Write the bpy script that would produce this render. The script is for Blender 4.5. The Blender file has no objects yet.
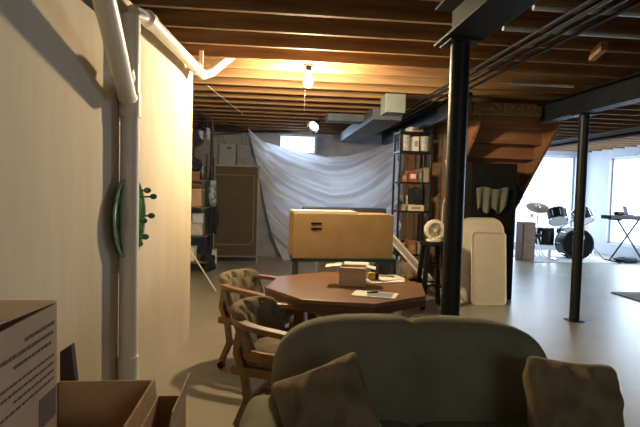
import bpy, bmesh, math, random
from math import sin, cos, pi, radians, atan, tan, sqrt
from mathutils import Vector, Matrix, Euler
random.seed(7)
SC = bpy.context.scene
COL = SC.collection

# ------------------------------------------------------------------ camera
F = 498.0
YAW, PITCH, ROLL = atan(50 / F), atan(23.3 / F), radians(1.5)
CAM = Vector((0, 0, 1.45))
ROT = Matrix.Rotation(-YAW, 3, 'Z') @ Matrix.Rotation(pi / 2 - PITCH, 3, 'X') @ Matrix.Rotation(ROLL, 3, 'Z')
cd = bpy.data.cameras.new('camera')
cd.sensor_width = 36; cd.lens = F * 36 / 640; cd.clip_start = 0.05
cam = bpy.data.objects.new('camera', cd); COL.objects.link(cam)
cam.matrix_world = Matrix.Translation(CAM) @ ROT.to_4x4()
SC.camera = cam

# ------------------------------------------------------------------ world, light, exposure
w = bpy.data.worlds.new('sky'); SC.world = w; w.use_nodes = True
w.node_tree.nodes['Background'].inputs[0].default_value = (0.72, 0.86, 1.0, 1)
w.node_tree.nodes['Background'].inputs[1].default_value = 2.2
SC.view_settings.view_transform = 'Standard'; SC.view_settings.look = 'None'
SC.view_settings.exposure = 0.0; SC.view_settings.gamma = 1.0
SC.view_settings.use_curve_mapping = False
SC.cycles.use_denoising = True
SC.cycles.max_bounces = 10; SC.cycles.diffuse_bounces = 3


def area(name, loc, rot, sx, sy, energy, color):
    l = bpy.data.lights.new(name, 'AREA'); l.shape = 'RECTANGLE'; l.size = sx; l.size_y = sy
    l.energy = energy; l.color = color
    o = bpy.data.objects.new(name, l); COL.objects.link(o)
    o.location = loc; o.rotation_euler = rot
    return o


area('daylight_far_doors', (6.7, 13.3, 1.35), (radians(-90), 0, 0), 3.4, 2.3, 190, (0.62, 0.79, 1.0))
area('daylight_side_window', (8.95, 9.8, 1.5), (radians(90), 0, radians(90)), 4.2, 2.1, 290, (0.62, 0.80, 1.0))
area('daylight_basement_window', (0.62, 11.2, 2.45), (radians(-90), 0, 0), 0.8, 0.42, 45, (0.62, 0.78, 1.0))
area('sheet_glow_light', (1.25, 11.2, 1.45), (radians(-90), 0, 0), 1.8, 0.9, 9, (0.60, 0.76, 1.0))  # added light behind the sheet so the cloth glows bluish
area('fill_light_behind', (1.6, -2.62, 2.1), (radians(90), 0, 0), 1.5, 0.6, 11, (1.0, 0.96, 0.88))  # added fill from behind the camera to brighten loveseat and boxes
BULB = 2900     # the bulb itself is the lamp (emissive glass, see pendant_bulb)


# ------------------------------------------------------------------ helpers
def ray(x, y):
    return ROT @ Vector(((x - 320) / F, -(y - 213.5) / F, -1))


def G(x, y, z):
    r = ray(x, y); return CAM + r * ((z - 1.45) / r.z)


def WY(x, y, Y):
    r = ray(x, y); return CAM + r * (Y / r.y)


MATS = {}


def mat(name, col, rough=0.7, var=0.12, scale=6.0, bump=0.0, metal=0.0, stretch=None, col2=None, bscale=None, spec=0.5):
    if name in MATS: return MATS[name]
    m = bpy.data.materials.new(name); m.use_nodes = True
    nt = m.node_tree; b = nt.nodes['Principled BSDF']
    b.inputs['Roughness'].default_value = rough; b.inputs['Metallic'].default_value = metal
    b.inputs['Specular IOR Level'].default_value = spec
    tc = nt.nodes.new('ShaderNodeTexCoord'); mp = nt.nodes.new('ShaderNodeMapping')
    nt.links.new(tc.outputs['Object'], mp.inputs[0])
    if stretch: mp.inputs['Scale'].default_value = stretch
    n = nt.nodes.new('ShaderNodeTexNoise'); n.inputs['Scale'].default_value = scale
    n.inputs['Detail'].default_value = 6; n.inputs['Roughness'].default_value = 0.6
    nt.links.new(mp.outputs[0], n.inputs[0])
    r = nt.nodes.new('ShaderNodeValToRGB')
    c2 = col2 or tuple(c * (1 - var * 2) for c in col)
    r.color_ramp.elements[0].position = 0.3; r.color_ramp.elements[1].position = 0.7
    r.color_ramp.elements[0].color = (*c2, 1)
    r.color_ramp.elements[1].color = (*(col if col2 else tuple(min(1, c * (1 + var)) for c in col)), 1)
    nt.links.new(n.outputs[0], r.inputs[0]); nt.links.new(r.outputs[0], b.inputs['Base Color'])
    if bump:
        n2 = nt.nodes.new('ShaderNodeTexNoise'); n2.inputs['Scale'].default_value = bscale or scale * 5
        nt.links.new(mp.outputs[0], n2.inputs[0])
        bp = nt.nodes.new('ShaderNodeBump'); bp.inputs['Strength'].default_value = bump
        bp.inputs['Distance'].default_value = 0.01
        nt.links.new(n2.outputs[0], bp.inputs['Height']); nt.links.new(bp.outputs[0], b.inputs['Normal'])
    MATS[name] = m
    return m


def emis(name, col, s):
    m = bpy.data.materials.new(name); m.use_nodes = True
    b = m.node_tree.nodes['Principled BSDF']
    b.inputs['Emission Color'].default_value = (*col, 1); b.inputs['Emission Strength'].default_value = s
    b.inputs['Base Color'].default_value = (*col, 1)
    return m


def clear(name, tint=(1, 1, 1), gloss=0.06):
    m = bpy.data.materials.new(name); m.use_nodes = True; nt = m.node_tree
    nt.nodes.remove(nt.nodes['Principled BSDF'])
    t = nt.nodes.new('ShaderNodeBsdfTransparent'); t.inputs[0].default_value = (*tint, 1)
    g = nt.nodes.new('ShaderNodeBsdfGlossy'); g.inputs['Roughness'].default_value = 0.05
    x = nt.nodes.new('ShaderNodeMixShader'); x.inputs[0].default_value = gloss
    nt.links.new(t.outputs[0], x.inputs[1]); nt.links.new(g.outputs[0], x.inputs[2])
    nt.links.new(x.outputs[0], nt.nodes['Material Output'].inputs[0])
    return m


class MB:
    def __init__(s): s.bm = bmesh.new()

    def box(s, c, size, rot=None, bev=0, seg=2):
        r = bmesh.ops.create_cube(s.bm, size=1); vs = r['verts']
        M = Matrix.Diagonal((*size, 1))
        if rot is not None:
            if isinstance(rot, (int, float)): rot = Matrix.Rotation(rot, 4, 'Z')
            elif not isinstance(rot, Matrix): rot = Euler(rot).to_matrix().to_4x4()
            M = rot @ M
        M = Matrix.Translation(c) @ M
        bmesh.ops.transform(s.bm, matrix=M, verts=vs)
        if bev:
            es = list({e for v in vs for e in v.link_edges})
            bmesh.ops.bevel(s.bm, geom=es, offset=bev, segments=seg, affect='EDGES', profile=0.5)
        return s

    def b2(s, lo, hi, bev=0):
        return s.box([(a + b) / 2 for a, b in zip(lo, hi)], [b - a for a, b in zip(lo, hi)], bev=bev)

    def cyl(s, p0, p1, r0, r1=None, seg=16, cap=True):
        p0, p1 = Vector(p0), Vector(p1); d = p1 - p0
        r = bmesh.ops.create_cone(s.bm, cap_ends=cap, segments=seg, radius1=r0, radius2=r0 if r1 is None else r1, depth=d.length)
        M = Matrix.Translation((p0 + p1) / 2) @ d.to_track_quat('Z', 'Y').to_matrix().to_4x4()
        bmesh.ops.transform(s.bm, matrix=M, verts=r['verts'])
        return s

    def ball(s, c, r, sc=(1, 1, 1), seg=16):
        q = bmesh.ops.create_uvsphere(s.bm, u_segments=seg, v_segments=seg // 2 + 2, radius=r)
        bmesh.ops.transform(s.bm, matrix=Matrix.Translation(c) @ Matrix.Diagonal((*sc, 1)), verts=q['verts'])
        return s

    def sweep(s, pts, sec, up=None, closed=False):
        """sec: list of (a,b) section points; a along side, b along 'up'."""
        pts = [Vector(p) for p in pts]; n = len(pts); rings = []
        side = None
        for i, p in enumerate(pts):
            t = (pts[(i + 1) % n] - pts[i - 1]) if closed else (pts[min(i + 1, n - 1)] - pts[max(i - 1, 0)])
            t.normalize()
            u = Vector(up) if up else (Vector((0, 0, 1)) if abs(t.z) < 0.9 else Vector((1, 0, 0)))
            sd = t.cross(u)
            if sd.length < 1e-4: sd = Vector((1, 0, 0))
            sd.normalize()
            if side is not None and sd.dot(side) < 0: sd = -sd
            side = sd
            u2 = sd.cross(t).normalized()
            ss = sec(i / (n - 1)) if callable(sec) else sec
            rings.append([s.bm.verts.new(p + sd * a + u2 * b) for a, b in ss])
        m = len(rings[0])
        for i in range(n if closed else n - 1):
            A, B = rings[i], rings[(i + 1) % n]
            for j in range(m):
                s.bm.faces.new((A[j], A[(j + 1) % m], B[(j + 1) % m], B[j]))
        if not closed:
            s.bm.faces.new(rings[0]); s.bm.faces.new(rings[-1][::-1])
        return s

    def tube(s, pts, r, seg=10, closed=False):
        return s.sweep(pts, [(r * cos(2 * pi * k / seg), r * sin(2 * pi * k / seg)) for k in range(seg)], closed=closed)

    def grid(s, fn, nu, nv, closeu=False):
        V = [[s.bm.verts.new(fn(i / (nu - (0 if closeu else 1)), j / (nv - 1))) for j in range(nv)] for i in range(nu)]
        for i in range(nu if closeu else nu - 1):
            for j in range(nv - 1):
                a = V[i]; b = V[(i + 1) % nu]
                try: s.bm.faces.new((a[j], b[j], b[j + 1], a[j + 1]))
                except ValueError: pass
        return s

    def lathe(s, prof, c=(0, 0, 0), seg=24, M=None):
        def fn(u, v):
            k = v * (len(prof) - 1); i = int(round(k)); r, z = prof[i]
            p = Vector((r * cos(2 * pi * u), r * sin(2 * pi * u), z))
            if M is not None: p = M @ p
            return p + Vector(c)
        return s.grid(fn, seg, len(prof), closeu=True)

    def prism(s, pts, d):
        """extrude 3D polygon pts by vector d"""
        d = Vector(d); a = [s.bm.verts.new(p) for p in pts]; b = [s.bm.verts.new(Vector(p) + d) for p in pts]
        n = len(pts)
        s.bm.faces.new(a); s.bm.faces.new(b[::-1])
        for i in range(n): s.bm.faces.new((a[i], b[i], b[(i + 1) % n], a[(i + 1) % n]))
        return s

    def superq(s, c, sz, e1=0.5, e2=0.5, nu=40, nv=24, fn=None, rot=None):
        def sp(v, e): return math.copysign(abs(v) ** e, v)
        R = Euler(rot).to_matrix() if rot else Matrix.Identity(3)

        def f(u, v):
            a = 2 * pi * u; b = -pi / 2 + pi * v
            p = Vector((sp(cos(b), e1) * sp(cos(a), e2) * sz[0] / 2, sp(cos(b), e1) * sp(sin(a), e2) * sz[1] / 2, sp(sin(b), e1) * sz[2] / 2))
            if fn: p = fn(p)
            return R @ p + Vector(c)
        s.grid(f, nu, nv, closeu=True)
        bmesh.ops.remove_doubles(s.bm, verts=s.bm.verts, dist=1e-5)
        return s

    def build(s, name, m, parent=None, smooth=False, bevel=0, subd=0, ang=40):
        bmesh.ops.recalc_face_normals(s.bm, faces=s.bm.faces)
        me = bpy.data.meshes.new(name); s.bm.to_mesh(me); s.bm.free()
        me.materials.append(m)
        if smooth:
            for p in me.polygons: p.use_smooth = True
            try: me.set_sharp_from_angle(angle=radians(ang))
            except Exception: pass
        o = bpy.data.objects.new(name, me); COL.objects.link(o)
        if parent is not None: o.parent = parent
        if bevel:
            md = o.modifiers.new('bevel', 'BEVEL'); md.width = bevel; md.segments = 2; md.limit_method = 'ANGLE'
        if subd:
            md = o.modifiers.new('sub', 'SUBSURF'); md.levels = subd; md.render_levels = subd
        return o


def tag(o, label, cat, group=None, kind=None):
    if label: o['label'] = label
    if cat: o['category'] = cat
    if group: o['group'] = group
    if kind: o['kind'] = kind
    return o


def thing(name, loc, label, cat, rz=0, group=None):
    o = bpy.data.objects.new(name, None); COL.objects.link(o)
    o.empty_display_size = 0.1
    o.location = loc; o.rotation_euler = (0, 0, rz)
    return tag(o, label, cat, group)


def struct(o): o['kind'] = 'structure'; return o


def copy_tree(o, parent=None):
    c = o.copy(); COL.objects.link(c)
    if parent is not None: c.parent = parent
    for ch in [x for x in o.children]: copy_tree(ch, c)
    return c


# ------------------------------------------------------------------ materials
M_floor = mat('concrete_floor', (0.37, 0.34, 0.27), 0.33, scale=1.3, col2=(0.28, 0.255, 0.20), bump=0.15, bscale=14, spec=0.4)
M_wall = mat('painted_concrete', (0.70, 0.635, 0.50), 0.85, scale=1.0, col2=(0.54, 0.46, 0.34), bump=0.25, bscale=9, stretch=(1.6, 1.6, 0.25))
M_white = mat('white_paint_wall', (0.52, 0.56, 0.62), 0.8, 0.03)
M_backwall = mat('bare_concrete', (0.29, 0.30, 0.335), 0.9, 0.12, 3, bump=0.2)
M_ply = mat('subfloor_plywood', (0.13, 0.08, 0.04), 0.8, 0.25, 4)
M_joist = mat('joist_pine', (0.31, 0.185, 0.092), 0.75, scale=2.2, col2=(0.14, 0.078, 0.038), stretch=(0.6, 9, 9), spec=0.15)
M_stair = mat('stair_timber', (0.36, 0.18, 0.09), 0.7, scale=2.2, col2=(0.22, 0.10, 0.05), stretch=(0.6, 9, 9))
M_stud = mat('stud_timber', (0.24, 0.14, 0.065), 0.8, scale=2.2, col2=(0.2, 0.12, 0.055), stretch=(9, 9, 0.6))
M_osb = mat('osb', (0.34, 0.22, 0.10), 0.85, 0.35, 22)
M_steel = mat('black_painted_steel', (0.014, 0.018, 0.020), 0.45, 0.2, 12, spec=0.3)
M_steel2 = mat('grey_primer_steel', (0.012, 0.016, 0.023), 0.6, 0.2, 12, spec=0.12)
M_pvc = mat('white_pvc', (0.82, 0.80, 0.74), 0.38, 0.04)
M_galv = mat('galvanised_metal', (0.12, 0.145, 0.17), 0.6, 0.12, 5, metal=0.5)
M_chrome = mat('chrome', (0.7, 0.7, 0.72), 0.2, 0.05, metal=1.0)
M_card = mat('cardboard', (0.50, 0.34, 0.20), 0.85, 0.06, 9)
M_cardin = mat('cardboard_inside', (0.54, 0.37, 0.21), 0.85, 0.06, 9)
M_cardp = mat('printed_cardboard', (0.46, 0.335, 0.24), 0.8, 0.05, 9)
M_ink = mat('brown_ink', (0.12, 0.075, 0.055), 0.8, 0.05)
M_yel = mat('yellow_cardboard', (0.42, 0.275, 0.12), 0.8, 0.07, 5)
M_black = mat('black_plastic', (0.010, 0.010, 0.012), 0.55, 0.2, spec=0.25)
M_slot = mat('slot_black', (0.010, 0.009, 0.009), 0.9, 0.1, spec=0.1)
M_sofa = mat('olive_microfiber', (0.25, 0.245, 0.18), 0.95, 0.12, 3, bump=0.12, bscale=60, spec=0.15)
M_pil = mat('olive_brown_suede', (0.26, 0.215, 0.13), 0.95, 0.18, 5, bump=0.2, bscale=40, spec=0.15)
M_cush = mat('taupe_velour', (0.245, 0.20, 0.135), 0.95, 0.2, 9, bump=0.2, bscale=70, spec=0.15)
M_oak = mat('medium_oak', (0.30, 0.16, 0.065), 0.4, scale=3, col2=(0.19, 0.095, 0.035), stretch=(4, 4, 4))
M_table = mat('reddish_table_top', (0.23, 0.115, 0.06), 0.38, scale=2.5, col2=(0.165, 0.078, 0.042), stretch=(1, 7, 1))
M_tabed = mat('dark_table_edge', (0.13, 0.05, 0.025), 0.4, 0.1)
M_cream = mat('cream_plastic', (0.80, 0.745, 0.61), 0.5, 0.03)
M_paper = mat('white_paper', (0.80, 0.77, 0.68), 0.8, 0.03)
M_blue = mat('blue_print', (0.16, 0.22, 0.32), 0.6, 0.1)
M_glassgreen = mat('green_art_glass', (0.05, 0.16, 0.06), 0.15, 0.35, 12)
M_glassrim = mat('pale_green_glass', (0.35, 0.48, 0.30), 0.12, 0.1)
M_panel = mat('olive_brown_board', (0.09, 0.078, 0.05), 0.8, 0.06, 4)
M_pframe = mat('offwhite_frame', (0.30, 0.285, 0.25), 0.6, 0.05)
M_grey = mat('grey_enamel', (0.26, 0.30, 0.33), 0.5, 0.05)
M_green = mat('dark_green_table', (0.015, 0.035, 0.02), 0.5, 0.1)
M_cloth = mat('grey_green_cloth', (0.14, 0.15, 0.115), 0.95, 0.1, 12)
M_dark = mat('dark_cloth', (0.02, 0.022, 0.03), 0.95, 0.1, 12)
M_rug = mat('grey_rug', (0.30, 0.27, 0.25), 0.95, 0.2, 8)
M_rug2 = mat('pale_rug', (0.62, 0.60, 0.60), 0.95, 0.12, 8)
M_brass = mat('cymbal_brass', (0.78, 0.74, 0.66), 0.3, 0.05, metal=0.9)
M_head = mat('drum_head', (0.8, 0.82, 0.85), 0.5, 0.03)

# ------------------------------------------------------------------ structure
struct(MB().b2((-3.2, -2.7, -0.12), (9.0, 13.4, 0)).build('floor', M_floor))
struct(MB().b2((-3.2, -2.7, 2.89), (9.0, 13.4, 2.95)).build('ceiling', M_ply))


def wallseg(name, a, b, z0, z1, t, m):
    """inner face from a to b, thickness t to the left of a->b"""
    a, b = Vector((*a, 0)), Vector((*b, 0)); d = (b - a).normalized(); n = Vector((-d.y, d.x, 0)) * t
    mb = MB(); mb.prism([a + Vector((0, 0, z0)), b + Vector((0, 0, z0)), b + n + Vector((0, 0, z0)), a + n + Vector((0, 0, z0))], (0, 0, z1 - z0))
    return mb


def wx(Y): return -0.76 - (4.88 - Y) * 0.0875      # inner face of the painted wall


a = Vector((wx(-2.6), -2.6)); j = Vector((wx(2.95), 2.95)); e = Vector((wx(4.9), 4.9))
mb = MB()
for (p, q, z1) in ((a, j, 2.36), (j, e, 2.60)):
    mb.prism([(p.x, p.y, 0), (q.x, q.y, 0), (q.x - 0.25, q.y, 0), (p.x - 0.25, p.y, 0)], (0, 0, z1))
struct(mb.build('wall_left', M_wall))
mb = MB(); mb.prism([(a.x - 0.16, a.y, 2.36), (j.x - 0.16, j.y, 2.36), (j.x - 0.25, j.y, 2.36), (a.x - 0.25, a.y, 2.36)], (0, 0, 0.53))
mb.b2((wx(4.9) - 0.25, 2.95, 2.6), (wx(4.9) - 0.2, 4.9, 2.89))
struct(mb.build('wall_left_upper', M_ply))
struct(MB().b2((-1.85, 4.9, 0), (wx(4.9) - 0.2, 5.0, 2.89)).build('wall_left_return', M_wall))
struct(MB().b2((-1.85, 4.9, 0), (-1.7, 10.75, 2.89)).build('wall_left_recess', M_white))
# back wall with window hole
wx0, wx1, wz0, wz1 = 0.16, 0.95, 2.22, 2.62
mb = MB(); Y0, Y1 = 10.7, 10.9
mb.b2((-1.85, Y0, 0), (wx0, Y1, 2.89)); mb.b2((wx1, Y0, 1.9), (4.3, Y1, 2.89)); mb.b2((2.15, Y0, 0), (4.3, Y1, 1.9))
mb.b2((wx0, Y0, 1.9), (wx1, Y1, wz0)); mb.b2((wx0, Y0, wz1), (wx1, Y1, 2.89)); mb.b2((wx0, Y0, 0), (2.15, Y1, 1.0)); mb.b2((wx0, Y0, 1.0), (0.35, Y1, 1.9))
struct(mb.build('wall_back', M_backwall))
struct(MB().b2((4.2, 10.9, 0), (4.35, 13.0, 2.89)).build('wall_partition', M_white))


def window(name, lo, hi, axis, bars, m=M_pframe, fw=0.05):
    """frame with bars in the plane perpendicular to axis; pane child"""
    mb = MB(); lo, hi = Vector(lo), Vector(hi); h = 0 if axis == 1 else 1
    def bx(h0, h1, z0, z1):
        l, u = lo.copy(), hi.copy(); l[h] = h0; u[h] = h1; l[2] = z0; u[2] = z1; mb.b2(l, u)
    bx(lo[h], hi[h], lo[2], lo[2] + fw); bx(lo[h], hi[h], hi[2] - fw, hi[2])
    bx(lo[h], lo[h] + fw, lo[2] + fw, hi[2] - fw); bx(hi[h] - fw, hi[h], lo[2] + fw, hi[2] - fw)
    for k in range(1, bars):
        c = lo[h] + (hi[h] - lo[h]) * k / bars; bx(c - fw / 2, c + fw / 2, lo[2] + fw, hi[2] - fw)
    o = struct(mb.build(name, m))
    l, u = lo.copy(), hi.copy(); c = (lo[axis] + hi[axis]) / 2; l[axis] = c - .004; u[axis] = c + .004
    l[h] += fw; u[h] -= fw; l[2] += fw; u[2] -= fw
    MB().b2(l, u).build('pane', PANE, o)
    return o


PANE = clear('window_glass')
window('window_1', (wx0, 10.78, wz0), (wx1, 10.84, wz1), 1, 1, fw=0.03)
window('window_added_sheet', (0.35, 10.78, 1.0), (2.15, 10.84, 1.9), 1, 1, fw=0.04)  # unseen window, added behind the sheet to let its glow light through
# far wall with glass doors, side wall with windows
mb = MB(); Y0, Y1 = 12.9, 13.1
mb.b2((4.2, Y0, 0), (5.0, Y1, 2.89)); mb.b2((8.3, Y0, 0), (8.75, Y1, 2.89)); mb.b2((5.0, Y0, 2.55), (8.3, Y1, 2.89)); mb.b2((5.0, Y0, 0), (8.3, Y1, 0.12))
struct(mb.build('wall_far', M_white))
window('window_2', (5.0, 12.98, 0.12), (8.3, 13.04, 2.55), 1, 2, M_white)
mb = MB(); X0, X1 = 8.55, 8.75
mb.b2((X0, -2.6, 0), (X1, 7.7, 2.89)); mb.b2((X0, 11.9, 0), (X1, 12.9, 2.89))
for y0, y1, z0 in ((7.7, 11.9, 0.3),):
    mb.b2((X0, y0, 0), (X1, y1, z0)); mb.b2((X0, y0, 2.45), (X1, y1, 2.89))
struct(mb.build('wall_right', M_white))
window('window_3', (8.63, 7.7, 0.3), (8.69, 11.9, 2.45), 0, 3, M_white)
struct(MB().b2((-1.9, -2.7, 0), (0.8, -2.5, 2.89)).b2((2.4, -2.7, 0), (8.75, -2.5, 2.89)).b2((0.8, -2.7, 0), (2.4, -2.5, 1.75)).b2((0.8, -2.7, 2.45), (2.4, -2.5, 2.89)).build('wall_front', M_wall))
window('window_added_behind', (0.8, -2.6, 1.75), (2.4, -2.55, 2.45), 1, 2, M_pframe, fw=0.04)  # made-up window behind the camera, opening for the added fill light
struct(MB().b2((6.05, 5.8, 2.56), (6.35, 12.9, 2.645)).build('trim_soffit', M_white))

# ------------------------------------------------------------------ joists, beams, columns
ys = [3.08 + 0.413 * k for k in range(-13, 24)]
first = None
BULBY = 4.85
ordn = ['nearest', 'second', 'third', 'fourth', 'fifth', 'sixth', 'seventh', 'eighth', 'ninth', 'tenth', 'eleventh', 'twelfth', 'thirteenth', 'fourteenth', 'fifteenth', 'sixteenth', 'seventeenth', 'eighteenth', 'nineteenth', 'twentieth', 'twenty-first', 'twenty-second', 'twenty-third']
for y in ys:
    if y < 2.0 or y > 12.8: continue
    if first is None:
        first = MB().b2((-1.0, -0.019, 0), (8.5, 0.019, 0.238)).build('ceiling_joist', M_joist)
        o = first
    else:
        o = first.copy(); COL.objects.link(o)
    x0 = -1.0 if y < 4.9 else -1.7
    if y > 10.7: x0 = 4.4
    o.scale = ((8.5 - x0) / 9.5, 1, 1)
    o.location = (x0 + 1.0 * o.scale[0], y, 2.652)
    if y < BULBY:
        k = int((BULBY - y) / 0.413); lb = 'exposed timber ceiling joist, %s one on the camera side of the hanging bulb' % ordn[k]
    else:
        k = int((y - BULBY) / 0.413); lb = 'exposed timber ceiling joist, %s one beyond the hanging bulb' % ordn[k]
    tag(o, lb, 'joist', 'exposed ceiling joists')

def ibeam(name, X, y0, y1, wdt, label):
    mb = MB()
    mb.b2((X - wdt / 2, y0, 2.40), (X + wdt / 2, y1, 2.416)); mb.b2((X - wdt / 2, y0, 2.632), (X + wdt / 2, y1, 2.648))
    mb.b2((X - 0.008, y0, 2.416), (X + 0.008, y1, 2.632))
    return tag(mb.build(name, M_steel2, bevel=0.003), label, 'beam')


ibeam('steel_beam', 1.16, -2.4, 3.2, 0.25, 'dark steel I-beam overhead ending at the near column')
ibeam('steel_beam', 3.53, -2.4, 6.3, 0.16, 'long dark steel I-beam carried by the thin right-hand column')
tag(MB().b2((2.2, 5.7, 2.40), (2.34, 9.9, 2.648), bev=0.01).build('header_beam', M_steel), 'black header beam along the ceiling beside the staircase', 'beam')


def column(x, y, r, label):
    t = thing('steel_column', (x, y, 0), label, 'column', group='steel support columns')
    MB().cyl((0, 0, 0.012), (0, 0, 2.388), r, seg=32).build('shaft', M_steel, t, smooth=True)
    MB().box((0, 0, 2.394), (0.2, 0.2, 0.011)).build('cap_plate', M_steel, t)
    MB().box((0, 0, 0.006), (0.16, 0.16, 0.012)).build('base_plate', M_steel, t)
    return t


column(1.17, 3.08, 0.06, 'black round steel column close to the camera behind the sofa')
column(3.575, 5.45, 0.056, 'black round steel column on the bright floor in front of drums')

# conduits
for i, (x, z, r, lb) in enumerate(((1.84, 2.60, 0.012, 'thin grey conduit under the joists, leftmost of the bundle beside the near beam'),
                                (1.92, 2.60, 0.019, 'thick black pipe under the joists running beside the conduits'),
                                (2.02, 2.60, 0.012, 'dark conduit under the joists just right of the thick black pipe'),
                                (2.13, 2.60, 0.013, 'dark conduit, rightmost of the bundle under the joists'))):
    m = (M_steel2, M_steel, M_steel, M_steel2)[i]
    pts = [(x, -2.3, z), (x, 9.8, z)]
    tag(MB().tube(pts, r, 12).build('ceiling_conduit', m, smooth=True), lb, 'pipe', 'conduits under the joists')
tag(MB().tube([(6.0, 6.0, 2.52), (6.0, 12.8, 2.52)], 0.035, 12).build('ceiling_pipe', M_steel2, smooth=True), 'long dark pipe under the white soffit in the bright room', 'pipe')

M_strip = mat('bright_metal_strip', (0.6, 0.64, 0.68), 0.35, 0.1, metal=0.6)
for y, xa_, xb_, lb in ((3.045, 1.62, 6.0, 'pale water pipe under the nearest visible joists right of the beam'),
                      (3.455, 1.62, 6.0, 'pale water pipe one joist bay beyond the nearest one'),
                      (5.10, 2.5, 3.2, 'short pale metal strip under joists before the staircase header')):
    tag(MB().tube([(xa_, y, 2.632), (xb_, y, 2.632)], 0.017, 10).build('water_pipe', M_strip, smooth=True), lb, 'pipe')
tag(MB().box(G(598, 53, 2.6) + Vector((0, 0, .012)), (0.05, 0.34, 0.07), radians(-20)).build('wood_brace', M_joist), 'short wooden brace nailed under the joists near the right edge', 'brace')

# duct
t = thing('air_duct', (0, 0, 0), 'wide grey sheet-metal duct hung under the joists at the back', 'duct')
MB().b2((1.42, 7.0, 2.47), (1.84, 10.3, 2.645), bev=0.006).build('main_duct', M_galv, t)
MB().b2((0.85, 7.7, 2.53), (1.42, 8.0, 2.645), bev=0.006).build('branch_duct', M_galv, t)
tag(MB().b2((1.37, 6.0, 2.42), (1.62, 6.3, 2.648), bev=0.008).build('duct_boot', mat('pale_metal', (0.16, 0.19, 0.19), 0.5, 0.05)), 'pale square metal duct boot below the joists', 'duct')

# ------------------------------------------------------------------ staircase
t = thing('staircase', (0, 0, 0), 'open timber basement staircase seen from underneath', 'stairs')
SX0, SX1 = 2.72, 3.87
ty, tz, rise, run = 6.42, 2.78, 0.20, 0.192
L = 13
for k in range(L):
    yy, zz = ty + run * k, tz - rise * (k + 1)
    if zz < 0.05: break
    MB().b2((SX0 + 0.04, yy + 0.0, zz), (SX1 - 0.04, yy + run + 0.03, zz + 0.035)).build('tread', M_stair, t)
    MB().b2((SX0 + 0.04, yy + run, zz - rise + 0.035), (SX1 - 0.04, yy + run + 0.018, zz)).build('riser', M_stair, t)
sl = rise / run
for x in (SX0, SX1 - 0.04):
    ya, yb = 6.40, 8.99
    za = tz - 0.07; zu = tz + 0.08
    # lower edge offset below the tread line
    pts = [(x, ya, 2.64), (x, ya, za - 0.30), (x, ya + (za - 0.30) / sl, 0.0), (x, ya + zu / sl + 0.05, 0.0), (x, ya + (zu - 2.64) / sl + 0.05, 2.64)]
    MB().prism(pts, (0.04, 0, 0)).build('stringer', M_stair, t)
tag(MB().b2((2.6, 6.28, 2.50), (3.9, 6.38, 2.648)).build('stair_header', M_osb), 'rough wooden header board across the top of the stair opening', 'board')

# stud wall beside the stair
t = thing('stud_wall', (0, 0, 0), 'bare timber stud wall between metal shelf and staircase', 'wall')
MB().b2((2.66, 6.75, 0.04), (2.69, 9.6, 2.60)).build('sheathing', M_osb, t)
for y in (6.80, 7.3, 7.9, 8.5, 9.1, 9.55):
    MB().b2((2.57, y - 0.02, 0.04), (2.66, y + 0.02, 2.60)).build('stud', M_stud, t)
MB().b2((2.57, 6.75, 0), (2.69, 9.6, 0.04)).build('bottom_plate', M_stud, t)
MB().b2((2.57, 6.75, 2.60), (2.69, 9.6, 2.645)).build('top_plate', M_stud, t)
tag(MB().tube([WY(451, 160, 7.2) + Vector((-0.08, 0, 0)), WY(449, 185, 7.2), WY(443, 205, 7.2), WY(441, 232, 7.2)], 0.008, 8).build('extension_cord', M_paper, smooth=True), 'pale cord hanging down the stud wall', 'cord')

# ------------------------------------------------------------------ drain pipes on the left
t = thing('drain_stack', (-0.85, 3.12, 0), 'tall white plastic drain stack standing against the left wall', 'pipe')
MB().cyl((0, 0, 0), (0, 0, 2.46), 0.055, seg=28).build('pipe', M_pvc, t, smooth=True)
for z in (1.93, 0.33):
    MB().cyl((0, 0, z - 0.07), (0, 0, z + 0.07), 0.062, seg=28).build('coupling', M_pvc, t, smooth=True)
p_top = WY(103, -6, 2.35) - Vector((-0.85, 3.12, 0))
MB().tube([(0, 0, 1.88), (0, -0.03, 1.97), (p_top * 0.15 + Vector((0, 0, 1.9)) * 0.85) * 1.0, p_top, p_top + (p_top - Vector((0, 0, 1.95))) * 0.4], 0.052, 24).build('branch_pipe', M_pvc, t, smooth=True)
q = p_top * 0.28 + Vector((0, 0, 1.95)) * 0.72; q2 = p_top * 0.33 + Vector((0, 0, 1.95)) * 0.67
MB().cyl(q, q2 + (q2 - q), 0.060, seg=24).build('collar', M_pvc, t, smooth=True)
P = [Vector((-0.85, 3.12, 2.40)), Vector((-0.845, 3.15, 2.49)), WY(148, 19, 3.3), WY(196, 68, 4.55), WY(203, 75, 4.68), WY(211, 72, 4.74), WY(231, 56, 4.86)]
t = thing('drain_pipe', (0, 0, 0), 'white plastic drain pipe sloping under joists from the wall corner', 'pipe')
MB().tube(P, 0.045, 24).build('pipe', M_pvc, t, smooth=True)
d = (P[3] - P[2]).normalized()
MB().cyl(P[3] - d * 0.06, P[3] + d * 0.05, 0.053, seg=24).build('coupling', M_pvc, t, smooth=True)
MB().cyl(P[2] - d * 0.02, P[2] + d * 0.06, 0.053, seg=24).build('coupling', M_pvc, t, smooth=True)
h = WY(205, 50, 4.6)
MB().b2((h.x - 0.045, 4.56, 2.5), (h.x - 0.01, 4.58, 2.66)).build('hanger_strap', M_pvc, t)

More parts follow.
